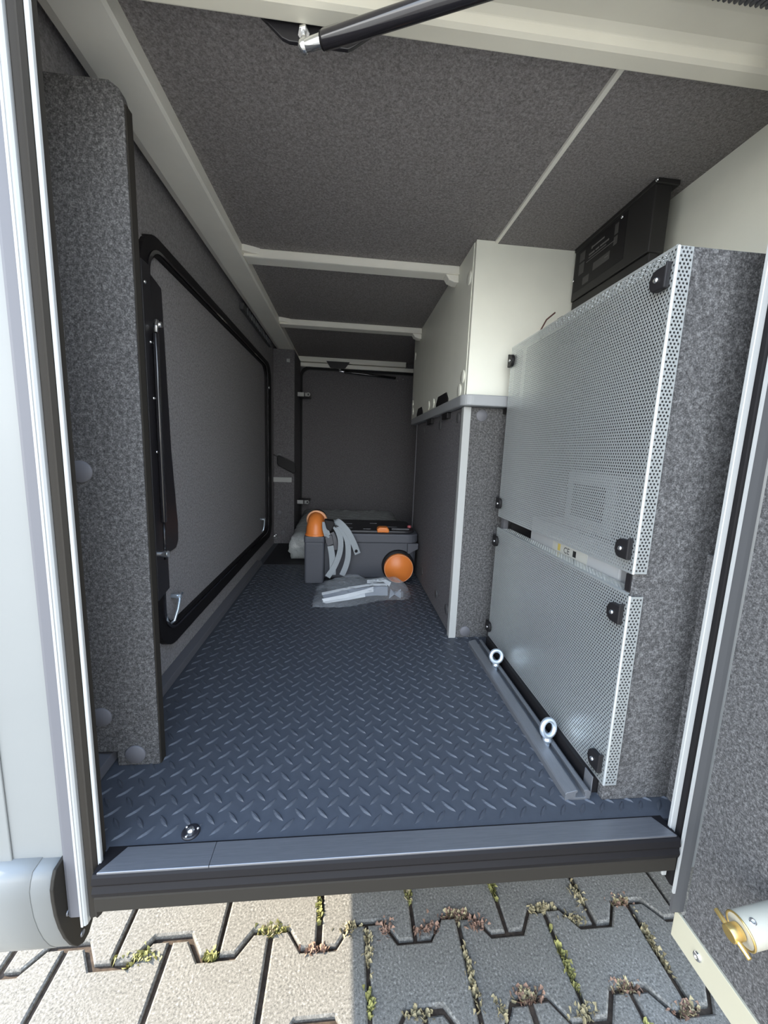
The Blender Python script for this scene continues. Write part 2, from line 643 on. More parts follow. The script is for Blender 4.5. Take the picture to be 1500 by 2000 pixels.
# --- walls
wl = B(XL - 0.03, XL, 0.56, YB, -0.06, ZC).build('wall_left', 'felt_wall_lifted')
tag(wl, 'felt covered rear wall of the garage on the left', 'wall', kind='structure')
B(-0.53, XL - 0.03, YF, 2.95, -0.086, 2.3).build('outer_skin', 'gelcoat', wl)
wr = B(XR, XR + 0.03, 0.56, YB, -0.06, ZC).build('wall_right', 'white_panel')
tag(wr, 'cream white wall panel behind the perforated covers', 'wall', kind='structure')
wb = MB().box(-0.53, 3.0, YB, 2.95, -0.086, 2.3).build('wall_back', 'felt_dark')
tag(wb, 'dark wall around the closed far door', 'wall', kind='structure')
wf = MB().box(-0.53, -0.388, YF, 0.56, 0.004, 2.3).box(0.62, 3.0, YF, 0.56, -0.086, 2.3).box(-0.388, 0.62, YF, 0.56, 1.25, 2.3)
wf = wf.build('wall_front', 'gelcoat')
tag(wf, 'glossy white outer wall of the motorhome around the opening', 'wall', kind='structure')
B(-0.53, -0.470, YF - 0.003, YF, 0.012, 2.3).build('outer_panel', 'gelcoat', wf, 0.002)
roof = MB().box(-0.53, 3.0, YF, 2.95, 2.3, 2.34).box(XR + 0.03, 3.0, 0.56, YB, -0.086, -0.05)
roof = roof.build('trim_9', 'gelcoat')
tag(roof, 'white roof and underbody of the motorhome', 'bodywork', kind='structure')

# --- kerb along the left wall
kb = MB().prism([(-0.440, 0.0), (-0.436, 0.004), (-0.440, 0.022), (XL, 0.026), (XL, 0.0)], 'y', 0.60, 2.06)
tag(kb.build('baseboard_left', 'kerb', None, 0.0015), 'grey kerb strip where the left wall meets the floor', 'baseboard', kind='structure')

# --- longitudinal ceiling rail and cross beams
rail = MB().prism([(-0.345, ZC), (-0.346, 1.222), (-0.352, 1.219), (-0.428, 1.219), (-0.446, 1.226), (-0.446, ZC)], 'y', 0.60, 2.88)
rail = rail.build('trim_1', 'white_beam')
tag(rail, 'broad off-white rail running the length of the ceiling', 'ceiling rail', kind='structure')
for k, (yb, lab) in enumerate([(1.395, 'off-white cross beam nearest the camera under the felt ceiling'), (2.072, 'off-white cross beam in the middle of the felt ceiling')]):
    t = thing(f'trim_{k + 2}', lab, 'ceiling beam', (0.0, yb, 1.22), kind='structure')
    B(-0.345, 0.364, yb, yb + 0.055, 1.2225, ZC).build('beam', 'white_beam', t, 0.003)
    B(-0.345, 0.364, yb - 0.003, yb, 1.2225, 1.2265).build('lower_lip', 'white_beam', t, 0.001)
    MB().prism([(-0.345, yb - 0.020), (-0.338, yb - 0.020), (-0.292, yb - 0.001), (-0.345, yb - 0.001)], 'z', 1.231, ZC).build('end_gusset', 'white_beam', t, 0.001)
    MB().prism([(0.364, 1.2225), (0.318, 1.2225), (0.330, 1.206), (0.350, 1.199), (0.364, 1.199)], 'y', yb + 0.003, yb + 0.045).build('end_bracket', 'white_beam', t, 0.003)
t = thing('trim_4', 'white double header strip above the closed far door', 'header', (0.0, 2.86, 1.19), kind='structure')
B(-0.345, 0.40, 2.845, 2.89, 1.217, ZC).build('upper_strip', 'white_beam', t, 0.002)
B(-0.36, 0.50, 2.852, 2.89, 1.185, 1.211).build('lower_strip', 'white_beam', t, 0.002)

# --- header over the near opening
hd = [(0.650, ZC), (0.648, 1.205), (0.644, 1.200), (0.622, 1.200), (0.616, 1.203), (0.612, 1.212), (0.600, 1.216), (0.565, 1.213), (0.535, 1.207), (0.515, 1.197), (0.505, 1.200), (0.505, 1.30), (0.56, 1.30), (0.56, ZC)]
head = MB().prism(hd, 'x', -0.46, 0.75)
head = head.build('trim_5', 'header_white', None, 0.0015)
tag(head, 'smooth off-white header beam above the opening at the top', 'header', kind='structure')
rib = MB()
for k in range(26):
    x = 0.40 + k * 0.0075
    rib.cyl((x, 0.518, 1.194), (x, 0.543, 1.200), 0.0028, n=8)
rib.box(0.395, 0.595, 0.518, 0.541, 1.199, 1.210)
rib.build('ribbed_seal', 'grey_profile', head)

# --- left door frame profiles (bottom at the skirt)
t = thing('trim_6', 'grey and white door frame profile with black seal left of the opening', 'door frame', (-0.37, 0.53, -0.10), kind='structure')
MB().prism([(-0.398, 0.548), (-0.398, 0.523), (-0.394, 0.5215), (-0.380, 0.5215), (-0.380, 0.548)], 'z', -0.085, 1.30).build('grey_profile', 'grey_profile', t)
MB().prism([(-0.380, 0.545), (-0.380, 0.519), (-0.3785, 0.517), (-0.3755, 0.517), (-0.3755, 0.5185), (-0.373, 0.5185), (-0.371, 0.521), (-0.371, 0.545)], 'z', -0.098, 1.30).build('white_profile', 'white_edge', t)
MB().prism([(-0.371, 0.548), (-0.371, 0.526), (-0.367, 0.522), (-0.362, 0.524), (-0.358, 0.522), (-0.355, 0.527), (-0.354, 0.548)], 'z', -0.090, 1.30).build('rubber_seal', 'dark_rubber', t)
MB().prism([(-0.3545, 0.532), (-0.3545, 0.528), (-0.3535, 0.527), (-0.3500, 0.527), (-0.3492, 0.528), (-0.3492, 0.532)], 'z', -0.055, 1.30).build('inner_strip', 'white_edge', t)
# --- right door frame profiles
t = thing('trim_7', 'white and black door frame profile with seal right of the opening', 'door frame', (0.58, 0.53, -0.11), kind='structure')
MB().prism([(0.5675, 0.533), (0.5675, 0.5285), (0.5685, 0.5275), (0.5775, 0.5275), (0.5775, 0.533)], 'z', -0.075, 1.30).build('inner_strip', 'white_edge', t)
MB().prism([(0.5825, 0.546), (0.578, 0.527), (0.577, 0.520), (0.581, 0.516), (0.586, 0.518), (0.590, 0.516), (0.596, 0.521), (0.6, 0.546)], 'z', -0.105, 1.30).build('rubber_seal', 'black_rubber', t)
MB().prism([(0.5745, 0.512), (0.5745, 0.509), (0.5785, 0.509), (0.5785, 0.512)], 'z', -0.110, 1.30).build('white_profile', 'white_edge', t)
MB().prism([(0.5785, 0.515), (0.5785, 0.510), (0.592, 0.509), (0.600, 0.509), (0.600, 0.515)], 'z', -0.150, 1.30).build('hinge_profile', 'grey_trim', t)
B(0.567, 0.575, 0.527, 0.531, -0.095, -0.070).build('strip_end', 'white_edge', t, 0.001)

# --- sill
t = thing('trim_8', 'brushed aluminium threshold strip with black rubber seal below the opening', 'threshold', (0.1, 0.53, -0.08), kind='structure')
MB().prism([(-0.190, 0.510), (-0.190, 0.547), (-0.322, 0.547), (-0.346, 0.510)], 'z', 0.0, 0.004).build('threshold_plate', 'aluminium', t, 0.0008)
MB().prism([(0.566, 0.512), (0.548, 0.547), (-0.1895, 0.547), (-0.1895, 0.510)], 'z', 0.0, 0.004).build('threshold_plate', 'aluminium', t, 0.0008)
MB().prism([(0.552, 0.000), (0.511, 0.0005), (0.508, -0.003), (0.506, -0.012), (0.509, -0.018), (0.505, -0.026), (0.507, -0.034), (0.552, -0.034)], 'x', -0.352, 0.570).build('rubber_seal', 'black_rubber', t)
MB().prism([(0.552, -0.034), (0.512, -0.034), (0.509, -0.040), (0.509, -0.062), (0.515, -0.068), (0.552, -0.068)], 'x', -0.352, 0.570).build('lower_lip', 'brown_cap', t, 0.001)

# ================================================================== SKIRT outside, lower left
sk = thing('side_skirt', 'curved glossy white side skirt with dark end cap at the lower left', 'side skirt', (-0.45, 0.54, -0.17))
prof = [(0.530, 0.012), (0.512, 0.010), (0.507, 0.000), (0.5035, -0.012), (0.5035, -0.030), (0.5055, -0.058), (0.510, -0.085), (0.517, -0.113), (0.526, -0.138), (0.536, -0.157), (0.548, -0.168), (0.560, -0.168), (0.570, -0.158), (0.575, -0.150), (0.575, 0.012)]
MB().prism(prof, 'x', -0.535, -0.404, True).build('skirt_shell', 'gelcoat', sk)
prof2 = [((y - 0.545) * 1.028 + 0.545, (z + 0.08) * 1.018 - 0.08) for y, z in prof]
MB().prism(prof2, 'x', -0.535, -0.431, True).build('skirt_overlap', 'gelcoat', sk)
cap = MB().prism([((y - 0.54) * 1.05 + 0.54, (z + 0.08) * 1.03 - 0.08) for y, z in prof], 'x', -0.404, -0.399).build('end_cap', 'brown_cap', sk, 0.001)
for (y, z) in ((0.524, -0.078), (0.547, -0.150)):
    MB().lathe((-0.399, y, z), (1, 0, 0), [(0.0048, 0), (0.0048, 0.001), (0.003, 0.0018), (0.0028, 0.0006), (0, 0.0006)], 14).build('rivet', 'aluminium', cap)

# ================================================================== OPEN DOOR at the right
d1 = thing('door_1', 'open garage door with grey felt lining on the right', 'door', (0.60, 0.50, -0.20), kind='structure')
B(0.600, 0.612, -0.42, 0.505, -0.165, 1.20).build('felt_lining', 'felt', d1)
B(0.612, 0.634, -0.44, 0.515, -0.207, 1.25).build('outer_skin', 'gelcoat', d1)
st = MB().prism([(0.520, -0.212), (0.520, -0.158), (0.515, -0.158), (-0.42, -0.158), (-0.42, -0.212)], 'x', 0.596, 0.601).build('bottom_strip', 'cream_strip', d1, 0.001)
for yb in (0.470, 0.10, -0.25):
    MB().lathe((0.596, yb, -0.183), (-1, 0, 0), [(0.0075, 0), (0.0075, 0.001), (0.006, 0.0035), (0.003, 0.0042), (0.0025, 0.002), (0, 0.002)], 16).build('screw', 'chrome', st)

# tube with brass toggle, clipped to the door
ds = thing('door_stay', 'cream tube with brass toggle mounted on the open felt door', 'door stay', (0.54, 0.36, 0.0))
tdir = Vector((1.0, 0.0, 0.20)).normalized()
p0 = Vector((0.521, 0.368, 0.026))
MB().cyl(p0, p0 + tdir * 0.082, 0.0195, n=40).build('tube', 'cream_tube', ds, 0.001)
MB().torus(p0, tdir, 0.0188, 0.0013, 40, 8).build('end_ring', 'brass', ds)
MB().cyl(p0 - tdir * 0.017, p0 - tdir * 0.001, 0.0095, n=20).build('hub', 'brass', ds, 0.001)
wdir = Vector((0.03, -0.97, -0.24)).normalized()
hubc = p0 - tdir * 0.012
MB().cyl(hubc - wdir * 0.024, hubc + wdir * 0.024, 0.0030, n=10).build('toggle_bar', 'brass', ds, 0.0008)
MB().lathe(p0 + tdir * 0.011 + Vector((-0.003, -0.0048, 0.0180)), (-0.1, -0.25, 0.96), [(0.004, 0), (0.004, 0.0012), (0.002, 0.0014), (0.0018, 0), (0, 0)], 12).build('set_screw', 'chrome', ds)
q = p0 + tdir * 0.0795
MB().cyl((0.5965, q.y, q.z), (0.5995, q.y, q.z), 0.027, n=36).build('mounting_flange', 'cream_tube', ds, 0.001)

# ================================================================== GAS STRUTS
def strut(name, label, plate, plate_y, ball, end, r, stud_from):
    t = thing(name, label, 'gas strut', (ball[0], ball[1], ball[2]))
    MB().prism(plate, 'y', plate_y, plate_y + 0.006).build('bracket_plate', 'black_metal', t, 0.001)
    b, e, s = Vector(ball), Vector(end), Vector(stud_from)
    MB().cyl(s, b, 0.0042, n=12).build('stud', 'chrome', t)
    sd = (b - s).normalized()
    MB().cyl(s, s + sd * 0.007, 0.0085, n=6, smooth=False).build('hex_nut', 'chrome', t, 0.0006)
    MB().ball(b, 0.0085).build('ball_joint', 'chrome', t)
    d = (e - b).normalized()
    MB().cyl(b, b + d * 0.034, 0.0072, 0.0078, n=18).build('end_fitting', 'chrome', t, 0.0008)
    MB().cyl(b + d * 0.030, e, r, n=32).build('tube', 'black_gloss', t, 0.002)
    MB().cyl(b + d * 0.028, b + d * 0.033, r * 0.92, n=32).build('tube_collar', 'black_rubber', t)
    return t


strut('gas_strut', 'black gas strut with chrome ball end crossing the top of the opening',
      [(-0.142, 1.236), (0.040, 1.236), (0.036, 1.215), (-0.004, 1.187), (-0.012, 1.183), (-0.094, 1.183), (-0.104, 1.186), (-0.137, 1.212)], 0.650,
      (-0.071, 0.628, 1.160), (0.575, 0.310, 1.130), 0.0105, (-0.074, 0.650, 1.196))
strut('gas_strut', 'small dark gas strut folded along the top of the far door',
      [(-0.157, 1.226), (0.004, 1.226), (-0.024, 1.186), (-0.034, 1.182), (-0.120, 1.182), (-0.131, 1.186)], 2.838,
      (-0.062, 2.825, 1.160), (0.330, 2.850, 1.140), 0.009, (-0.062, 2.838, 1.176))

# ================================================================== LEFT: felt box column
bx = thing('felt_column', 'felt covered column with round grey screw caps just inside the left door frame', 'column', (-0.39, 0.72, 0.0))
pts = [(-0.3505, 0.0), (-0.3505, 1.128), (-0.356, 1.148), (-0.370, 1.157), (-0.464, 1.157), (-0.464, 0.030), (-0.427, 0.030), (-0.427, 0.0)]
MB().prism(pts, 'y', 0.713, 0.735).build('front_board', 'felt', bx, 0.002)
B(-0.3500, -0.3475, 0.716, 0.733, 0.001, 1.128).build('edge_band', 'brown_cap', bx)
for (x, z) in ((-0.452, 0.567), (-0.450, 0.105), (-0.3935, 0.024)):
    MB().lathe((x, 0.713, z), (0, -1, 0), [(0.0190, 0), (0.0190, 0.0015), (0.0175, 0.003), (0, 0.0034)], 32).build('screw_cap', 'grey_cap', bx)

# ================================================================== LEFT WALL HATCH
h = thing('door_3', 'felt lined hatch with black rubber surround in the left wall', 'hatch', (XL, 1.7, 0.1), kind='structure')
MB().rrect_ring('x', (0.950, 2.405, 0.092, 1.090), (0.985, 2.265, 0.150, 1.050), 0.09, 0.065, XL, XL + 0.016).build('rubber_frame', 'black_rubber', h)
MB().rrect_ring('x', (0.972, 2.300, 0.134, 1.062), (0.982, 2.288, 0.140, 1.056), 0.072, 0.066, XL + 0.0155, XL + 0.020).build('seal_lip', 'black_gloss', h)
B(XL, XL + 0.006, 0.96, 2.29, 0.13, 1.07).build('felt_lining', 'felt_wall_lifted', h)
for (y0, z0, y1, z1) in ((1.040, 0.218, 1.004, 0.160), (2.125, 0.236, 2.098, 0.176)):
    k = MB().tube([(XL + 0.016, y0 + 0.003, z0), (XL + 0.026, y0, z0), (XL + 0.030, y0 - 0.004, z0 - 0.006), (XL + 0.030, (y0 + y1) / 2, (z0 + z1) / 2), (XL + 0.028, y1, z1 + 0.006), (XL + 0.020, y1 - 0.002, z1)], 0.0036, 10)
    k = k.build('hook', 'zinc', h)
    MB().cyl((XL + 0.006, y0 + 0.002, z0), (XL + 0.032, y0 + 0.002, z0), 0.006, n=12).build('hook_pivot', 'zinc', h)
    MB().cyl((XL + 0.027, y0 - 0.012, z0 + 0.001), (XL + 0.027, y0 + 0.022, z0 + 0.001), 0.003, n=10).build('hook_pin', 'zinc', h)
MB().lathe((XL + 0.016, 2.335, 0.955), (1, 0, 0), [(0.009, 0), (0.009, 0.003), (0.005, 0.005), (0, 0.005)], 14).build('bolt', 'chrome', h)

# vertical strut with folded sheet bracket in front of the hatch
vs2 = thing('hatch_strut', 'tall black bracket with slim silver-lit gas strut beside the felt column', 'gas strut', (-0.45, 1.0, 0.28))
MB().prism([(0.930, 0.990), (0.978, 1.000), (1.046, 0.985), (1.050, 0.885), (1.061, 0.603), (1.078, 0.440), (1.082, 0.411), (1.080, 0.365), (1.066, 0.346), (0.999, 0.342), (0.995, 0.292), (0.950, 0.270), (0.930, 0.272)], 'x', -0.457, -0.450).build('bracket_plate', 'black_metal', vs2, 0.001)
MB().prism([(0.925, 1.000), (0.960, 1.000), (0.976, 0.60), (0.982, 0.40), (0.985, 0.262), (0.925, 0.250)], 'x', -0.450, -0.436).build('bracket_fold', 'black_metal', vs2, 0.001)
MB().cyl((-0.428, 0.955, 0.860), (-0.428, 0.952, 0.436), 0.0065, n=16).build('tube', 'black_gloss', vs2, 0.001)
MB().cyl((-0.428, 0.952, 0.436), (-0.428, 0.950, 0.345), 0.003, n=12).build('rod', 'black_gloss', vs2)
MB().cyl((-0.428, 0.957, 0.862), (-0.428, 0.962, 0.890), 0.0045, n=12).build('end_fitting', 'chrome', vs2)
MB().cyl((-0.448, 0.975, 0.884), (-0.422, 0.975, 0.884), 0.006, n=12).build('upper_pin', 'chrome', vs2)
MB().cyl((-0.448, 0.945, 0.360), (-0.418, 0.945, 0.360), 0.0085, n=14).build('lower_pin', 'chrome', vs2, 0.001)
for (y, z) in ((0.925, 0.958), (0.938, 0.840), (0.940, 0.72), (0.942, 0.60), (0.945, 0.48)):
    MB().lathe((-0.436, y + 0.012, z), (1, 0, 0), [(0.004, 0), (0.003, 0.002), (0, 0.0025)], 10).build('rivet', 'chrome', vs2)

# ribbed vent under the rail on the left wall
vt = thing('ribbed_vent', 'small ribbed vent strip under the ceiling rail on the left', 'vent', (-0.457, 2.1, 1.20))
B(-0.4645, -0.448, 1.80, 2.42, 1.192, 1.218).build('vent_body', 'grey_trim', vt, 0.002)
for k in range(14):
    y = 1.86 + k * 0.04
    B(-0.4485, -0.4445, y, y + 0.016, 1.190, 1.217).build('rib', 'grey_cap', vt)

# ================================================================== FAR END: pilaster and far door
pl = thing('felt_column', 'felt covered column beside the closed far door', 'column', (-0.40, 2.56, 0.0))
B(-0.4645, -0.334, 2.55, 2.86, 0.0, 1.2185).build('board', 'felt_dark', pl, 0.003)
for (x, z) in ((-0.43, 0.575), (-0.43, 0.205), (-0.405, 0.075), (-0.372, 1.150)):
    if z < 1.1:
        MB().lathe((x, 2.55, z), (0, -1, 0), [(0.016, 0), (0.016, 0.0015), (0.014, 0.003), (0, 0.0032)], 24).build('screw_cap', 'grey_cap', pl)
B(-0.382, -0.362, 2.544, 2.55, 1.142, 1.163).build('white_clip', 'white_edge', pl, 0.001)
mp = B(-0.4640, -0.3500, 2.540, 2.55, 0.405, 0.436).build('label_plate', 'white_edge', pl, 0.001)
lv = thing('locking_lever', 'black locking lever on the felt column by the far door', 'lever', (-0.40, 2.54, 0.52))
MB().prism([(-0.437, 0.570), (-0.425, 0.575), (-0.326, 0.530), (-0.322, 0.475), (-0.334, 0.462), (-0.432, 0.512), (-0.437, 0.525)], 'y', 2.520, 2.5485).build('lever_body', 'black_plastic', lv, 0.004)
MB().tube([(-0.462, 2.535, 0.578), (-0.438, 2.535, 0.566), (-0.436, 2.535, 0.528), (-0.330, 2.530, 0.468)], 0.0035, 8).build('lever_edge', 'grey_trim', lv)
tb = MB().tube([(-0.425, 2.515, 0.573), (-0.328, 2.512, 0.532)], 0.003, 8)
tb.build('lever_rim', 'grey_trim', lv)
bt = thing('lashing_eye', 'tiny chrome lashing eye at the foot of the far felt column', 'lashing eye', (-0.455, 2.52, 0.05))
MB().torus((-0.452, 2.528, 0.058), (0.2, 1, 0.2), 0.010, 0.0028, 18, 8).build('ring', 'chrome', bt)
B(-0.464, -0.440, 2.538, 2.5495, 0.030, 0.062).build('base', 'chrome', bt, 0.002)

d2 = thing('door_2', 'closed dark felt lined door at the far end of the garage', 'door', (0.05, 2.88, 0.02), kind='structure')
MB().rrect_ring('y', (-0.335, 0.60, 0.0, 1.186), (-0.322, 0.58, 0.03, 1.168), 0.05, 0.055, 2.868, 2.90).build('rubber_frame', 'black_rubber', d2)
MB().rrect_ring('y', (-0.322, 0.58, 0.03, 1.168), (-0.317, 0.575, 0.034, 1.163), 0.055, 0.052, 2.866, 2.89).build('edge_band', 'grey_trim', d2)
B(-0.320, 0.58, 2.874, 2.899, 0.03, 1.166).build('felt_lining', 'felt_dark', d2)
for z in (0.975, 0.260):
    hg = B(-0.333, -0.292, 2.690, 2.702, z - 0.013, z + 0.013).build('hinge_leaf', 'white_edge', d2, 0.002)
    B(-0.284, -0.266, 2.690, 2.702, z - 0.012, z + 0.012).build('latch_block', 'white_edge', hg, 0.002)
    MB().torus((-0.264, 2.690, z), (0, 1, 0), 0.010, 0.004, 18, 8).build('latch_eye', 'white_edge', hg)
    MB().cyl((-0.264, 2.690, z), (-0.264, 2.87, z), 0.006, n=10).build('latch_pin', 'black_metal', hg)
    B(-0.330, -0.26, 2.702, 2.87, z - 0.006, z + 0.006).build('hinge_arm', 'black_metal', hg)
for (x, z) in ((0.33, 1.140), (0.345, 1.128), (0.385, 1.140), (0.36, 1.148)):
    MB().lathe((x, 2.874, z), (0, -1, 0), [(0.004, 0), (0.003, 0.002), (0, 0.0025)], 10).build('screw', 'chrome', d2)

# ================================================================== RIGHT: cabinets
uc = thing('overhead_cabinet', 'off-white upper cabinet with round caps under the ceiling', 'cabinet', (0.56, 1.7, 0.805))
B(0.366, 0.754, 1.225, 1.243, 0.806, ZC - 0.001).build('end_panel', 'white_panel', uc, 0.001)
B(0.364, 0.380, 1.243, 2.275, 0.806, ZC - 0.001).build('front_panel', 'white_panel', uc, 0.001)
B(0.364, 0.366, 2.270, 2.277, 0.806, ZC - 0.001).build('far_edge_band', 'white_edge', uc)
B(0.380, 0.754, 2.255, 2.275, 0.806, ZC - 0.001).build('far_panel', 'felt_dark', uc)
for (y, z) in ((1.252, 0.868), (1.300, 0.830), (1.790, 0.836), (1.693, 0.834), (2.235, 1.150), (2.240, 0.895), (2.225, 0.852), (1.262, 1.16)):
    MB().lathe((0.364, max(y, 1.268), z), (-1, 0, 0), [(0.020, 0), (0.020, 0.002), (0.018, 0.004), (0, 0.0045)], 24).build('cover_cap', 'white_panel', uc)
for (y0, y1) in ((1.44, 1.63), (1.93, 2.08)):
    MB().prism([(y0, 0.806), (y0, 0.822), (y0 + 0.03, 0.848), (y1 - 0.03, 0.848), (y1, 0.822), (y1, 0.806)], 'x', 0.3605, 0.3642).build('finger_recess', 'black_plastic', uc)

lg = thing('corner_ledge', 'grey rounded edge ledge between the white upper and felt lower cabinet', 'ledge', (0.5, 1.6, 0.77))
arc = [(0.345 + 0.035 - 0.035 * math.cos(t), 1.190 + 0.035 - 0.035 * math.sin(t)) for t in [math.pi / 2 * k / 8 for k in range(9)]]
MB().prism([(0.754, 1.190)] + arc[::-1] + [(0.345, 2.160), (0.754, 2.160)], 'z', 0.771, 0.804).build('ledge_board', 'grey_ledge', lg, 0.004, 3)

lc = thing('base_cabinet', 'felt covered lower cabinet with a white corner strip', 'cabinet', (0.56, 1.65, 0.0))
B(0.385, 0.754, 1.2265, 1.245, 0.0, 0.770).build('end_panel', 'felt', lc, 0.001)
B(0.3655, 0.382, 1.245, 2.07, 0.004, 0.770).build('front_panel', 'felt_dark', lc, 0.002)
MB().prism([(0.3600, 1.2225), (0.3840, 1.2225), (0.3840, 1.2275), (0.3655, 1.2285), (0.3655, 1.246), (0.3600, 1.246)], 'z', 0.0, 0.770).build('corner_strip', 'white_edge', lc, 0.0008)
B(0.3630, 0.384, 2.070, 2.080, 0.0, 0.770).build('far_edge_band', 'grey_cap', lc)
B(0.384, 0.754, 2.06, 2.08, 0.0, 0.770).build('far_panel', 'felt_dark', lc)
for (x, z) in ((0.420, 0.757 - 0.012), (0.417, 0.022)):
    MB().lathe((x, 1.2265, z), (0, -1, 0), [(0.0185, 0), (0.0185, 0.0015), (0.017, 0.003), (0, 0.0034)], 32).build('screw_cap', 'grey_cap', lc)
for (y, z) in ((1.30, 0.742), (1.55, 0.735), (1.87, 0.735), (1.29, 0.075), (1.45, 0.072), (1.75, 0.07)):
    MB().lathe((0.3655, y, z), (-1, 0, 0), [(0.017, 0), (0.017, 0.0015), (0.015, 0.003), (0, 0.0034)], 24).build('cover_cap', 'grey_trim', lc)
for (y0, y1) in ((1.40, 1.48), (1.67, 1.76)):
    B(0.352, 0.3655, y0, y1, 0.748, 0.7695).build('catch', 'black_plastic', lc, 0.002)
    B(0.354, 0.3655, y1 + 0.002, y1 + 0.022, 0.748, 0.7695).build('catch_tab', 'grey_cap', lc, 0.001)
B(0.487, 0.52, 1.195, 1.2265, 0.752, 0.7705).build('hinge_block', 'black_plastic', lc, 0.003)

# ================================================================== RIGHT: perforated covers
PXP = 0.479


def perforated(u0, u1, v0, v1, pitch, hole, place):
    """sheet with real hexagonally packed holes; place(u,v) -> xyz"""
    mb = MB()
    R = pitch / math.sqrt(3)
    dv = pitch * math.sqrt(3) / 2
    rows = int(math.ceil((v1 - v0) / dv)) + 1
    cols = int(math.ceil((u1 - u0) / pitch)) + 1
    hexd = [(R * math.cos(math.radians(30 + 60 * k)), R * math.sin(math.radians(30 + 60 * k))) for k in range(6)]
    inn = [(hole * math.cos(math.radians(30 + 60 * k)), hole * math.sin(math.radians(30 + 60 * k))) for k in range(6)]
    V, Fc = [], []
    for r in range(rows):
        cv = v0 + r * dv
        for c in range(cols):
            cu = u0 + c * pitch + (pitch / 2 if r % 2 else 0)
            full = (u0 + hole < cu < u1 - hole) and (v0 + hole < cv < v1 - hole)
            b = len(V)
            for x, y in hexd:
                V.append(place(min(max(cu + x, u0), u1), min(max(cv + y, v0), v1)))
            if full:
                for x, y in inn:
                    V.append(place(cu + x, cv + y))
                for k in range(6):
                    k2 = (k + 1) % 6
                    Fc.append((b + k, b + k2, b + 6 + k2, b + 6 + k))
            else:
                us = [min(max(cu + x, u0), u1) for x, y in hexd]
                vv = [min(max(cv + y, v0), v1) for x, y in hexd]
                if max(us) - min(us) > 1e-5 and max(vv) - min(vv) > 1e-5:
                    Fc.append(tuple(b + k for k in range(6)))
    mb.add(V, Fc)
    return mb


def cover(label, z0, z1, clips):
    t = thing('perforated_cover', label, 'cover', (PXP, 0.88, z0))
    pit, ho = 0.0062, 0.0021
    a = perforated(0.5855, 1.172, z0, z1, pit, ho, lambda u, v: (PXP, u, v)).build('perforated_sheet', 'perforated_metal', t, recalc=False)
    b = perforated(PXP + 0.002, PXP + 0.024, z0 + 0.001, z1 - 0.001, pit, ho, lambda u, v: (u, 0.583, v)).build('end_flange', 'perforated_metal', t, recalc=False)
    c = perforated(PXP + 0.003, PXP + 0.030, 0.608, 1.144, pit, ho, lambda u, v: (u, v, z1 + 0.003)).build('top_flange', 'perforated_metal', t, recalc=False)
    for o, off in ((a, 1), (b, 1), (c, -1)):
        md = o.modifiers.new('sheet', 'SOLIDIFY')
        md.thickness = 0.0009
        md.offset = 0
    # rounded folded edges
    arc_ = [(PXP + 0.0022 - 0.0026 * math.cos(w), 0.5856 - 0.0026 * math.sin(w)) for w in [math.pi / 2 * k / 5 for k in range(6)]]
    arc_i = [(PXP + 0.0022 - 0.0018 * math.cos(w), 0.5856 - 0.0018 * math.sin(w)) for w in [math.pi / 2 * k / 5 for k in range(6)]]
    MB().prism(arc_ + arc_i[::-1], 'z', z0, z1).build('folded_edge', 'perforated_metal', t)
    MB().prism([(PXP - 0.0005, z1 - 0.001), (PXP - 0.0002, z1 + 0.002), (PXP + 0.003, z1 + 0.0035), (PXP + 0.003, z1 + 0.0028), (PXP + 0.0005, z1 + 0.0015), (PXP + 0.0003, z1 - 0.001)], 'y', 0.588, 1.172).build('folded_edge', 'perforated_metal', t)
    for (y, z) in clips:
        sg = -1 if y < 0.9 else 1
        oc = [(y - sg * 0.013 * math.cos(w) - sg * 0.002, z + 0.0165 * math.sin(w)) for w in [math.pi / 2 * (k / 5 - 1) for k in range(11)]]
        oc += [(y + sg * 0.014, z + 0.0165), (y + sg * 0.014, z + 0.021), (y + sg * 0.0175, z + 0.021), (y + sg * 0.0175, z - 0.0165)]
        if sg < 0:
            oc = oc[::-1]
        k = MB().prism(oc, 'x', PXP - 0.010, PXP - 0.0008).build('clip', 'black_plastic', t, 0.002)
        MB().lathe((PXP - 0.010, y, z), (-1, 0, 0), [(0.0042, 0), (0.0042, 0.001), (0.003, 0.0028), (0, 0.003)], 14).build('screw', 'chrome', k)
    return t


cover('upper perforated aluminium cover with four black clips', 0.434, 0.938, [(0.608, 0.898), (0.608, 0.473), (1.157, 0.899), (1.160, 0.476)])
cover('lower perforated aluminium cover with four black clips above the floor rail', 0.034, 0.396, [(0.608, 0.358), (0.608, 0.069), (1.162, 0.356), (1.162, 0.069)])

ep = thing('felt_panel', 'felt covered end panel between the perforated covers and the right door frame', 'panel', (0.58, 0.59, 0.0))
B(0.4835, 0.70, 0.587, 0.603, 0.0, 0.940).build('board', 'felt', ep, 0.002)
B(0.700, 0.712, 0.606, 1.148, 0.0, 0.930).build('dark_backing', 'floor_dark', wr)  # unseen dark boards added so the cover holes read dark
B(0.515, 0.712, 0.603, 1.148, 0.930, 0.936).build('light_stop_top', 'floor_dark', wr)  # added to keep light from entering at the top
B(0.515, 0.712, 1.148, 1.152, 0.0, 0.936).build('far_board', 'floor_dark', wr)
B(0.4805, 0.4833, 0.589, 0.60, 0.402, 0.431).build('gap_bracket', 'black_plastic', ep)
B(0.611, 0.700, 0.570, 0.587, 0.0, 0.47).build('lower_patch', 'felt', ep, 0.002)
rail_post = MB().box(0.490, 0.505, 1.150, 1.170, 0.0, 0.93)
tag(rail_post.build('support_post', 'grey_profile', None, 0.001), 'thin grey post behind the far edge of the perforated covers', 'post')

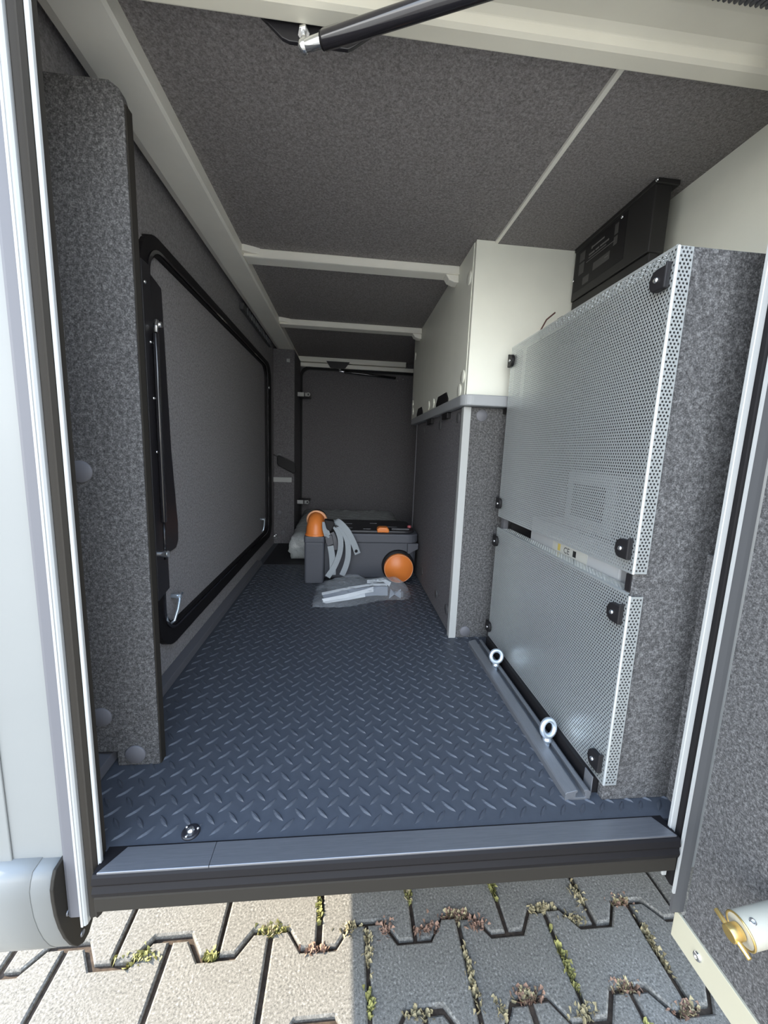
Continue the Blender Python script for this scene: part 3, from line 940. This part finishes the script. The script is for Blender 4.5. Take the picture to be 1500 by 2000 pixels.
# equipment behind the covers, glimpsed through gap and holes
e1 = thing('charger_unit', 'pale grey unit with CE label seen through the gap between the covers', 'charger', (0.55, 0.85, 0.0))
B(0.515, 0.640, 0.66, 1.02, 0.385, 0.46).build('housing', 'inner_device', e1, 0.003)
B(0.5142, 0.5150, 0.76, 0.90, 0.392, 0.432).build('label_sticker', 'sticker', e1)
B(0.5138, 0.5142, 0.865, 0.876, 0.402, 0.418).build('warning_mark', 'sticker_yellow', e1)
text_mb('CE', 0.020, (0.5139, 0.850, 0.402), (0, -1, 0), (0, 0, 1)).build('lettering', 'print_black', e1, recalc=False)
B(0.5136, 0.5139, 0.80, 0.812, 0.402, 0.416).build('mark', 'print_black', e1)
B(0.525, 0.640, 0.62, 1.06, 0.372, 0.384).build('shelf', 'inner_device', e1)
e2 = thing('battery_box', 'grey block glimpsed through the holes of the upper cover', 'battery', (0.58, 0.82, 0.46))
B(0.535, 0.680, 0.725, 0.900, 0.461, 0.592).build('housing', 'inner_device', e2, 0.004)
B(0.532, 0.535, 0.755, 0.870, 0.49, 0.565).build('front_plate', 'black_plastic', e2, 0.002)
B(0.537, 0.600, 0.735, 0.760, 0.592, 0.600).build('terminal', 'black_plastic', e2, 0.002)

# black device above the covers
dv = thing('power_converter', 'black electrical box mounted under the ceiling above the perforated cover', 'electrical box', (0.70, 1.04, 1.05))
B(0.668, 0.708, 0.905, 1.215, 1.092, 1.236).build('housing', 'device_black', dv, 0.003)
B(0.665, 0.722, 0.900, 1.215, 1.230, 1.2415).build('mounting_flange', 'device_black', dv, 0.002)
B(0.672, 0.696, 0.905, 1.215, 1.040, 1.092).build('lower_housing', 'device_black', dv, 0.003)
B(0.6674, 0.668, 0.99, 1.205, 1.115, 1.225).build('label_panel', 'black_plastic', dv)
pr = MB()
for (y0, y1, z0, z1) in ((1.160, 1.185, 1.19, 1.215), (1.160, 1.185, 1.155, 1.185), (1.020, 1.034, 1.190, 1.215), (1.020, 1.034, 1.165, 1.185), (1.045, 1.115, 1.140, 1.160), (1.130, 1.16, 1.12, 1.14)):
    pr.box(0.6670, 0.6674, y0, y1, z0, z1)
pr.build('faint_print', 'device_print', dv)
pr = MB()
for (y0, y1, z0, z1) in ((1.075, 1.125, 1.205, 1.2085), (1.125, 1.131, 1.203, 1.210), (1.055, 1.090, 1.190, 1.194), (1.095, 1.110, 1.190, 1.194), (1.115, 1.140, 1.190, 1.194), (1.065, 1.140, 1.183, 1.185), (1.030, 1.150, 1.176, 1.1775), (1.05, 1.065, 1.150, 1.152)):
    pr.box(0.6668, 0.6674, y0, y1, z0, z1)
pr.build('print_lines', 'device_print_light', dv)
for (y, z) in ((1.208, 1.150), (1.008, 1.219), (0.900, 1.2355)):
    MB().lathe((0.6655, y, z), (-1, 0, 0), [(0.004, 0), (0.003, 0.002), (0, 0.0025)], 12).build('screw', 'chrome', dv)
cb = MB().tube([(0.60, 1.17, 1.045), (0.585, 1.19, 1.030), (0.575, 1.205, 1.000), (0.580, 1.20, 0.96), (0.59, 1.18, 0.92)], 0.0022, 8)
tag(cb.build('cable', 'cable_brown'), 'thin brown cable loop below the black electrical box', 'cable')
B(0.625, 0.672, 1.175, 1.205, 1.024, 1.040).build('connector', 'grey_profile', dv, 0.002)

# ================================================================== FLOOR RAIL with eye bolts
rl = thing('lashing_rail', 'aluminium lashing rail on the floor beside the perforated cover', 'rail', (0.44, 0.88, 0.0))
prr = [(0.413, 0.0), (0.413, 0.013), (0.415, 0.016), (0.433, 0.020), (0.4365, 0.020), (0.4365, 0.016), (0.433, 0.014), (0.433, 0.005), (0.452, 0.005), (0.452, 0.014), (0.4485, 0.016), (0.4485, 0.020), (0.456, 0.020), (0.4615, 0.016), (0.4615, 0.0)]
MB().prism(prr, 'y', 0.590, 1.170).build('rail_profile', 'aluminium_rail', rl, 0.0006)
for y in (0.78, 0.95, 1.10):
    MB().lathe((0.4425, y, 0.005), (0, 0, 1), [(0.004, 0), (0.004, 0.001), (0.002, 0.0015), (0, 0.001)], 12).build('screw', 'chrome', rl)
B(0.4665, 0.4685, 0.597, 0.62, 0.0, 0.040).build('end_tab', 'aluminium_rail', rl, 0.0006)
for (y, yaw, lab) in ((1.010, 2, 'zinc eye bolt at the far end of the lashing rail'), (0.715, 15, 'zinc eye bolt at the near end of the lashing rail')):
    t = thing('eye_bolt', lab, 'eye bolt', (0.4425, y, 0.005), group='eye bolts on the lashing rail')
    ax = Vector((math.sin(math.radians(yaw)), -math.cos(math.radians(yaw)), 0.25))
    MB().lathe((0.4425, y, 0.0), (0, 0, 1), [(0.005, 0.0055), (0.005, 0.020), (0.0095, 0.0205), (0.0095, 0.0255), (0.007, 0.029), (0.006, 0.036)], 20).build('collar', 'zinc', t)
    MB().torus((0.4425, y, 0.050), ax, 0.0165, 0.0058, 36, 12, 0.9).build('ring', 'zinc', t)
    MB().cyl((0.4425, y, 0.0055), (0.4425, y, 0.015), 0.0065, n=6, smooth=False).build('nut', 'zinc', t)

blk = B(0.4700, 0.505, 0.604, 1.165, 0.0, 0.033)
tag(blk.build('plinth', 'black_plastic'), 'black plinth in the gap below the lower perforated cover', 'plinth')

fb = thing('floor_bolt', 'small chrome floor anchor near the left of the threshold', 'floor anchor', (-0.237, 0.566, 0.0))
MB().lathe((-0.237, 0.568, 0.0), (0, 0, 1), [(0.014, 0.0), (0.014, 0.002), (0.011, 0.004), (0.009, 0.003), (0, 0.003)], 24).build('recess_cup', 'black_metal', fb)
MB().lathe((-0.237, 0.568, 0.003), (0, 0, 1), [(0.006, 0), (0.006, 0.002), (0.004, 0.005), (0, 0.0055)], 12).build('screw', 'chrome', fb)
for a in (0.3, 2.5, 4.4):
    MB().ball((-0.237 + 0.0105 * math.cos(a), 0.568 + 0.0105 * math.sin(a), 0.004), 0.0022, 10).build('rim_notch', 'chrome', fb)

# ================================================================== CASSETTE TANK
tk = thing('cassette_tank', 'dark grey wheeled toilet cassette tank with orange spout and wheel', 'cassette tank', (0.1, 1.95, 0.0))


def rounded_block(x0, x1, y0, y1, z0, z1, r, taper=0.0, n=5):
    """rounded-corner block with plan radius r, slightly tapered to the floor"""
    pts = []
    for cx, cy, s in ((x1 - r, y1 - r, 0), (x0 + r, y1 - r, 1), (x0 + r, y0 + r, 2), (x1 - r, y0 + r, 3)):
        for k in range(n + 1):
            w = math.pi / 2 * (s + k / n)
            pts.append((cx + r * math.cos(w), cy + r * math.sin(w)))
    N = len(pts)
    mx, my = (x0 + x1) / 2, (y0 + y1) / 2
    V = []
    levels = [(z0, 1 - taper - .02), (z0 + 0.006, 1 - taper), ((z0 + z1) / 2, 1 - taper * .4), (z1 - 0.006, 1.0), (z1, 0.985)]
    for z, s in levels:
        V += [(mx + (x - mx) * s, my + (y - my) * s, z) for x, y in pts]
    Fq = [tuple(range(N - 1, -1, -1)), tuple(range((len(levels) - 1) * N, len(levels) * N))]
    mb = MB().add(V, Fq)
    fs = []
    for L in range(len(levels) - 1):
        for i in range(N):
            j = (i + 1) % N
            fs.append((L * N + i, L * N + j, (L + 1) * N + j, (L + 1) * N + i))
    mb.add(V, fs, False)
    return mb


rounded_block(-0.150, 0.352, 1.815, 2.130, 0.012, 0.190, 0.045, 0.03).build('tank_body', 'tank_grey', tk)
rounded_block(-0.155, 0.3555, 1.808, 2.140, 0.188, 0.232, 0.05, 0.0).build('upper_shell', 'tank_grey', tk)
rounded_block(-0.110, 0.340, 1.830, 2.130, 0.230, 0.244, 0.05, 0.0).build('top_plate', 'tank_black', tk)
rounded_block(-0.186, -0.094, 1.767, 1.90, 0.002, 0.196, 0.012, 0.02).build('spout_column', 'tank_grey', tk)
rounded_block(-0.188, -0.092, 1.764, 1.91, 0.195, 0.224, 0.012, 0.0).build('column_collar', 'tank_grey', tk)
# spout: elbow that rises and bends back, with a pale cap ring
el = []
rad = []
for k in range(14):
    w = k / 13
    if w < .55:
        el.append((-0.139, 1.815 + 0.010 * w, 0.222 + 0.040 * w / .55))
        rad.append(0.0445 - 0.005 * w)
    else:
        a = (w - .55) / .45 * math.pi / 2.2
        el.append((-0.139, 1.821 + 0.055 * (1 - math.cos(a)), 0.262 + 0.028 * math.sin(a)))
        rad.append(0.0420 - 0.004 * w)
MB().tube(el, 0.04, 28, radii=rad).build('spout', 'orange', tk)
MB().lathe((-0.139, 1.815, 0.222), (0, 0, 1), [(0.048, 0), (0.049, 0.004), (0.045, 0.010)], 28).build('spout_flange', 'orange', tk)
MB().torus((-0.137, 1.872, 0.284), (0.05, 1, 0.25), 0.0425, 0.0080, 36, 12).build('spout_cap', 'orange_light', tk)
MB().lathe((-0.137, 1.877, 0.285), (0.05, 1, 0.25), [(0, 0.0), (0.042, 0.0), (0.046, 0.010), (0.046, 0.022), (0, 0.024)], 32).build('cap_disc', 'black_plastic', tk)
# wheel
wh = thing('tmp', '', '', (0, 0, 0))
bpy.data.objects.remove(wh)
tyre = MB().lathe((0.258, 1.830, 0.0785), (0, -1, 0), [(0, 0), (0.074, 0.0), (0.0785, 0.008), (0.0785, 0.030), (0.076, 0.036), (0, 0.036)], 48).build('wheel', 'black_plastic', tk)
MB().lathe((0.258, 1.794, 0.0730), (0, -1, 0), [(0.070, 0.0), (0.0705, 0.014), (0.0685, 0.018), (0.0, 0.0195)], 48).build('wheel_disc', 'orange', tyre)
MB().torus((0.258, 1.7745, 0.0730), (0, 1, 0), 0.0680, 0.0012, 48, 6).build('disc_rim', 'orange_light', tyre)
MB().prism([(0.300, 0.135), (0.352, 0.165), (0.352, 0.190), (0.300, 0.190)], 'y', 1.800, 1.82).build('wheel_guard', 'tank_grey', tk, 0.002)
# controls on the top plate
MB().prism([(0.152, 0.236), (0.154, 0.254), (0.162, 0.262), (0.200, 0.262), (0.210, 0.254), (0.212, 0.236)], 'y', 1.826, 1.872).build('slide_knob', 'orange', tk, 0.006, 3)
B(0.228, 0.315, 1.868, 1.886, 0.243, 0.250).build('marking', 'tank_print', tk, 0.001)
for (x0, x1, y) in ((0.088, 0.125, 1.870), (-0.005, 0.035, 1.885), (-0.005, 0.035, 2.00), (0.130, 0.165, 2.02), (0.21, 0.26, 1.93)):
    B(x0, x1, y, y + 0.010, 0.243, 0.2465).build('marking', 'tank_print', tk)
MB().lathe((0.325, 1.93, 0.243), (0, 0, 1), [(0.010, 0), (0.010, 0.010), (0.007, 0.013), (0, 0.0135)], 20).build('release_button', 'red_button', tk)

# straps hanging over the tank
sp = thing('strap_bundle', 'bundle of grey webbing straps with dark buckles hanging over the tank', 'straps', (-0.04, 1.79, 0.25))


def bez(pts, n=14):
    """smooth path through control points (Catmull-Rom)"""
    P = [Vector(p) for p in pts]
    P = [P[0] * 2 - P[1]] + P + [P[-1] * 2 - P[-2]]
    out = []
    for i in range(1, len(P) - 2):
        for k in range(n):
            t = k / n
            a, b, c, d = P[i - 1], P[i], P[i + 1], P[i + 2]
            out.append(0.5 * ((2 * b) + (c - a) * t + (2 * a - 5 * b + 4 * c - d) * t * t + (3 * b - a - 3 * c + d) * t ** 3))
    out.append(P[-2])
    return out


S = (1, 0.25, 0.1)
MB().ribbon(bez([(-0.062, 1.800, 0.290), (-0.035, 1.775, 0.296), (0.005, 1.755, 0.262), (0.038, 1.750, 0.205), (0.060, 1.752, 0.150)]), 0.028, (0.8, 0.2, 0.55)).build('strap', 'strap_grey', sp)
MB().ribbon(bez([(-0.068, 1.790, 0.272), (-0.045, 1.765, 0.272), (-0.022, 1.750, 0.225), (-0.022, 1.745, 0.160), (-0.045, 1.735, 0.095), (-0.075, 1.715, 0.050)]), 0.025, (0.9, 0.2, 0.25)).build('strap', 'strap_grey', sp)
MB().ribbon(bez([(-0.055, 1.785, 0.285), (-0.020, 1.760, 0.270), (0.010, 1.748, 0.215), (0.016, 1.742, 0.150), (0.008, 1.738, 0.100), (-0.010, 1.725, 0.055)]), 0.025, (0.9, 0.1, 0.2)).build('strap', 'strap_grey', sp)
MB().ribbon(bez([(-0.066, 1.758, 0.185), (-0.058, 1.750, 0.140), (-0.054, 1.742, 0.095), (-0.052, 1.730, 0.055)]), 0.028, S).build('strap', 'strap_grey', sp)
MB().ribbon(bez([(-0.092, 1.778, 0.292), (-0.090, 1.765, 0.262), (-0.080, 1.758, 0.232)]), 0.028, S).build('strap', 'strap_grey', sp)
MB().ribbon(bez([(-0.088, 1.752, 0.238), (-0.078, 1.748, 0.231), (-0.066, 1.750, 0.226)]), 0.010, (0.3, 0, 1)).build('strap_tab', 'strap_grey', sp)
MB().prism([(-0.092, 0.228), (-0.060, 0.238), (-0.050, 0.195), (-0.078, 0.184), (-0.086, 0.200)], 'y', 1.748, 1.762).build('buckle', 'buckle_grey', sp, 0.003)
MB().prism([(-0.096, 0.306), (-0.055, 0.300), (-0.048, 0.285), (-0.064, 0.250), (-0.084, 0.262)], 'y', 1.755, 1.80).build('buckle', 'black_plastic', sp, 0.004)
MB().prism([(-0.062, 0.285), (-0.030, 0.276), (-0.020, 0.262), (-0.045, 0.268)], 'y', 1.762, 1.795).build('buckle', 'black_plastic', sp, 0.003)
MB().ribbon(bez([(-0.060, 1.772, 0.245), (-0.045, 1.768, 0.205), (-0.040, 1.766, 0.165)]), 0.018, S).build('dark_strap', 'buckle_grey', sp)
MB().lathe((0.052, 1.7505, 0.164), (0.1, -1, 0.1), [(0.0075, 0), (0.0075, 0.0016), (0, 0.0018)], 18).build('eyelet', 'black_plastic', sp)

# ================================================================== WRAPPED PACKAGE behind the tank
def wrapped():
    nx, ny = 40, 26
    x0, x1, y0, y1, h_ = -0.300, 0.350, 2.170, 2.850, 0.150
    rnd = random.Random(3)
    wv = [(rnd.uniform(4, 30), rnd.uniform(4, 30), rnd.uniform(0, 6)) for _ in range(7)]

    def wob(a, b):
        return sum(math.sin(p * a + q * b + r) for p, q, r in wv) * 0.0012
    V, Fq = [], []

    def prof(t):
        return 1 - abs(2 * t - 1) ** 14
    for j in range(ny + 1):
        for i in range(nx + 1):
            u, w = i / nx, j / ny
            e = min(prof(u), prof(w))
            V.append((x0 + (x1 - x0) * u, y0 + (y1 - y0) * w, (h_ + 0.052 * w) * (0.86 + 0.14 * max(0, e)) + wob(u * 3, w * 3)))
    for j in range(ny):
        for i in range(nx):
            a = j * (nx + 1) + i
            Fq.append((a, a + 1, a + nx + 2, a + nx + 1))
    mb = MB().add(V, Fq, True)
    per = [(i, 0) for i in range(nx)] + [(nx, j) for j in range(ny)] + [(nx - i, ny) for i in range(nx)] + [(0, ny - j) for j in range(ny)]
    ring0 = []
    rows = 8
    V2 = []
    for r in range(rows + 1):
        f = r / rows
        for (i, j) in per:
            x, y, z = V[j * (nx + 1) + i]
            nxd = (1 if i == nx else -1 if i == 0 else 0)
            nyd = (1 if j == ny else -1 if j == 0 else 0)
            zz = z + (0.006 - z) * f
            bulge = 0.010 * math.sin(math.pi * f) + wob(i * .5, j * .5 + f * 9) * 1.4 * math.sin(math.pi * f)
            V2.append((x + nxd * bulge, y + nyd * bulge, zz))
    n = len(per)
    F2 = [(r * n + k, r * n + (k + 1) % n, (r + 1) * n + (k + 1) % n, (r + 1) * n + k) for r in range(rows) for k in range(n)]
    F2.append(tuple(rows * n + k for k in range(n)))
    mb.add(V2, F2, True)
    return mb


wpk = wrapped().build('wrapped_cushion', 'wrap_film')
tag(wpk, 'flat cushion wrapped in shiny clear film lying behind the tank', 'package')

# ================================================================== PLASTIC BAG with booklets
bag = thing('plastic_bag', 'clear plastic bag of folded papers lying in front of the tank', 'plastic bag', (0.09, 1.6, 0.0))


def bag_mesh():
    nx, ny = 60, 30
    rnd = random.Random(5)
    wv = [(rnd.uniform(6, 40), rnd.uniform(6, 40), rnd.uniform(0, 6)) for _ in range(9)]
    V, Fq = [], []
    # outline corners on the floor: near-left tip, near-right, far-right, far-left
    A, Bc, Cc, D = Vector((-0.122, 1.470)), Vector((0.285, 1.555)), Vector((0.300, 1.660)), Vector((-0.105, 1.690))
    for j in range(ny + 1):
        for i in range(nx + 1):
            u, w = i / nx, j / ny
            p = (A * (1 - u) + Bc * u) * (1 - w) + (D * (1 - u) + Cc * u) * w
            # front edge bulges, right end rounds
            p.y += 0.016 * math.sin(u * math.pi * 2.2 + 2.6) * (1 - w)
            p.x -= 0.03 * (2 * w - 1) ** 2 * u ** 3
            e = (math.sin(math.pi * w) ** 0.55) * (1 - (1 - u) ** 6 * .4) * (1 - u ** 16)
            hgt = 0.055 + 0.055 * math.exp(-((u - .30) / .25) ** 2) * max(0.0, w - .3) * 1.4 + 0.02 * math.exp(-((u - .8) / .15) ** 2)
            n = sum(math.sin(a * u + b * w + c) for a, b, c in wv)
            V.append((p.x, p.y, 0.005 + max(0.0, e * (hgt + abs(n) * 0.0045))))
    for j in range(ny):
        for i in range(nx):
            a = j * (nx + 1) + i
            Fq.append((a, a + 1, a + nx + 2, a + nx + 1))
    return MB().add(V, Fq, True)


bg = bag_mesh().build('bag_film', 'bag_film', bag, recalc=False)


def sheet(pts, lift, mat_, nm):
    """folded leaflet: strip of quads through pairs of points"""
    mb = MB()
    V = []
    for a, b in pts:
        V += [a, b]
    Fq = [(2 * i, 2 * i + 1, 2 * i + 3, 2 * i + 2) for i in range(len(pts) - 1)]
    o = mb.add(V, Fq).build(nm, mat_, bag, recalc=False)
    md = o.modifiers.new('thickness', 'SOLIDIFY')
    md.thickness = 0.0012
    return o


sheet([((-0.080, 1.520, 0.008), (-0.088, 1.522, 0.022)), ((0.00, 1.540, 0.016), (-0.004, 1.546, 0.030)), ((0.09, 1.566, 0.030), (0.088, 1.575, 0.043)), ((0.125, 1.572, 0.034), (0.125, 1.590, 0.050))], 0, 'paper', 'leaflet')
sheet([((-0.070, 1.512, 0.007), (-0.085, 1.518, 0.010)), ((0.02, 1.535, 0.012), (0.016, 1.545, 0.018)), ((0.09, 1.555, 0.018), (0.088, 1.566, 0.028))], 0, 'paper', 'leaflet')
sheet([((-0.090, 1.565, 0.022), (-0.092, 1.580, 0.026)), ((0.02, 1.590, 0.038), (0.022, 1.604, 0.043)), ((0.12, 1.605, 0.050), (0.122, 1.618, 0.054)), ((0.185, 1.600, 0.050), (0.186, 1.614, 0.055))], 0, 'paper', 'booklet')
sheet([((0.10, 1.625, 0.052), (0.10, 1.640, 0.062)), ((0.17, 1.628, 0.060), (0.172, 1.645, 0.070)), ((0.195, 1.600, 0.048), (0.205, 1.622, 0.058))], 0, 'paper', 'booklet')
sheet([((-0.075, 1.525, 0.009), (-0.090, 1.570, 0.022)), ((0.01, 1.545, 0.014), (0.02, 1.592, 0.036)), ((0.13, 1.565, 0.020), (0.14, 1.606, 0.046)), ((0.185, 1.560, 0.022), (0.188, 1.600, 0.046))], 0, 'paper_shaded', 'leaflet')
sheet([((0.19, 1.556, 0.010), (0.20, 1.59, 0.040)), ((0.212, 1.552, 0.030), (0.215, 1.59, 0.026)), ((0.240, 1.556, 0.010), (0.245, 1.59, 0.040))], 0, 'paper_shaded', 'leaflet')
B(0.225, 0.255, 1.575, 1.60, 0.008, 0.035).build('small_parts', 'buckle_grey', bag, 0.003)
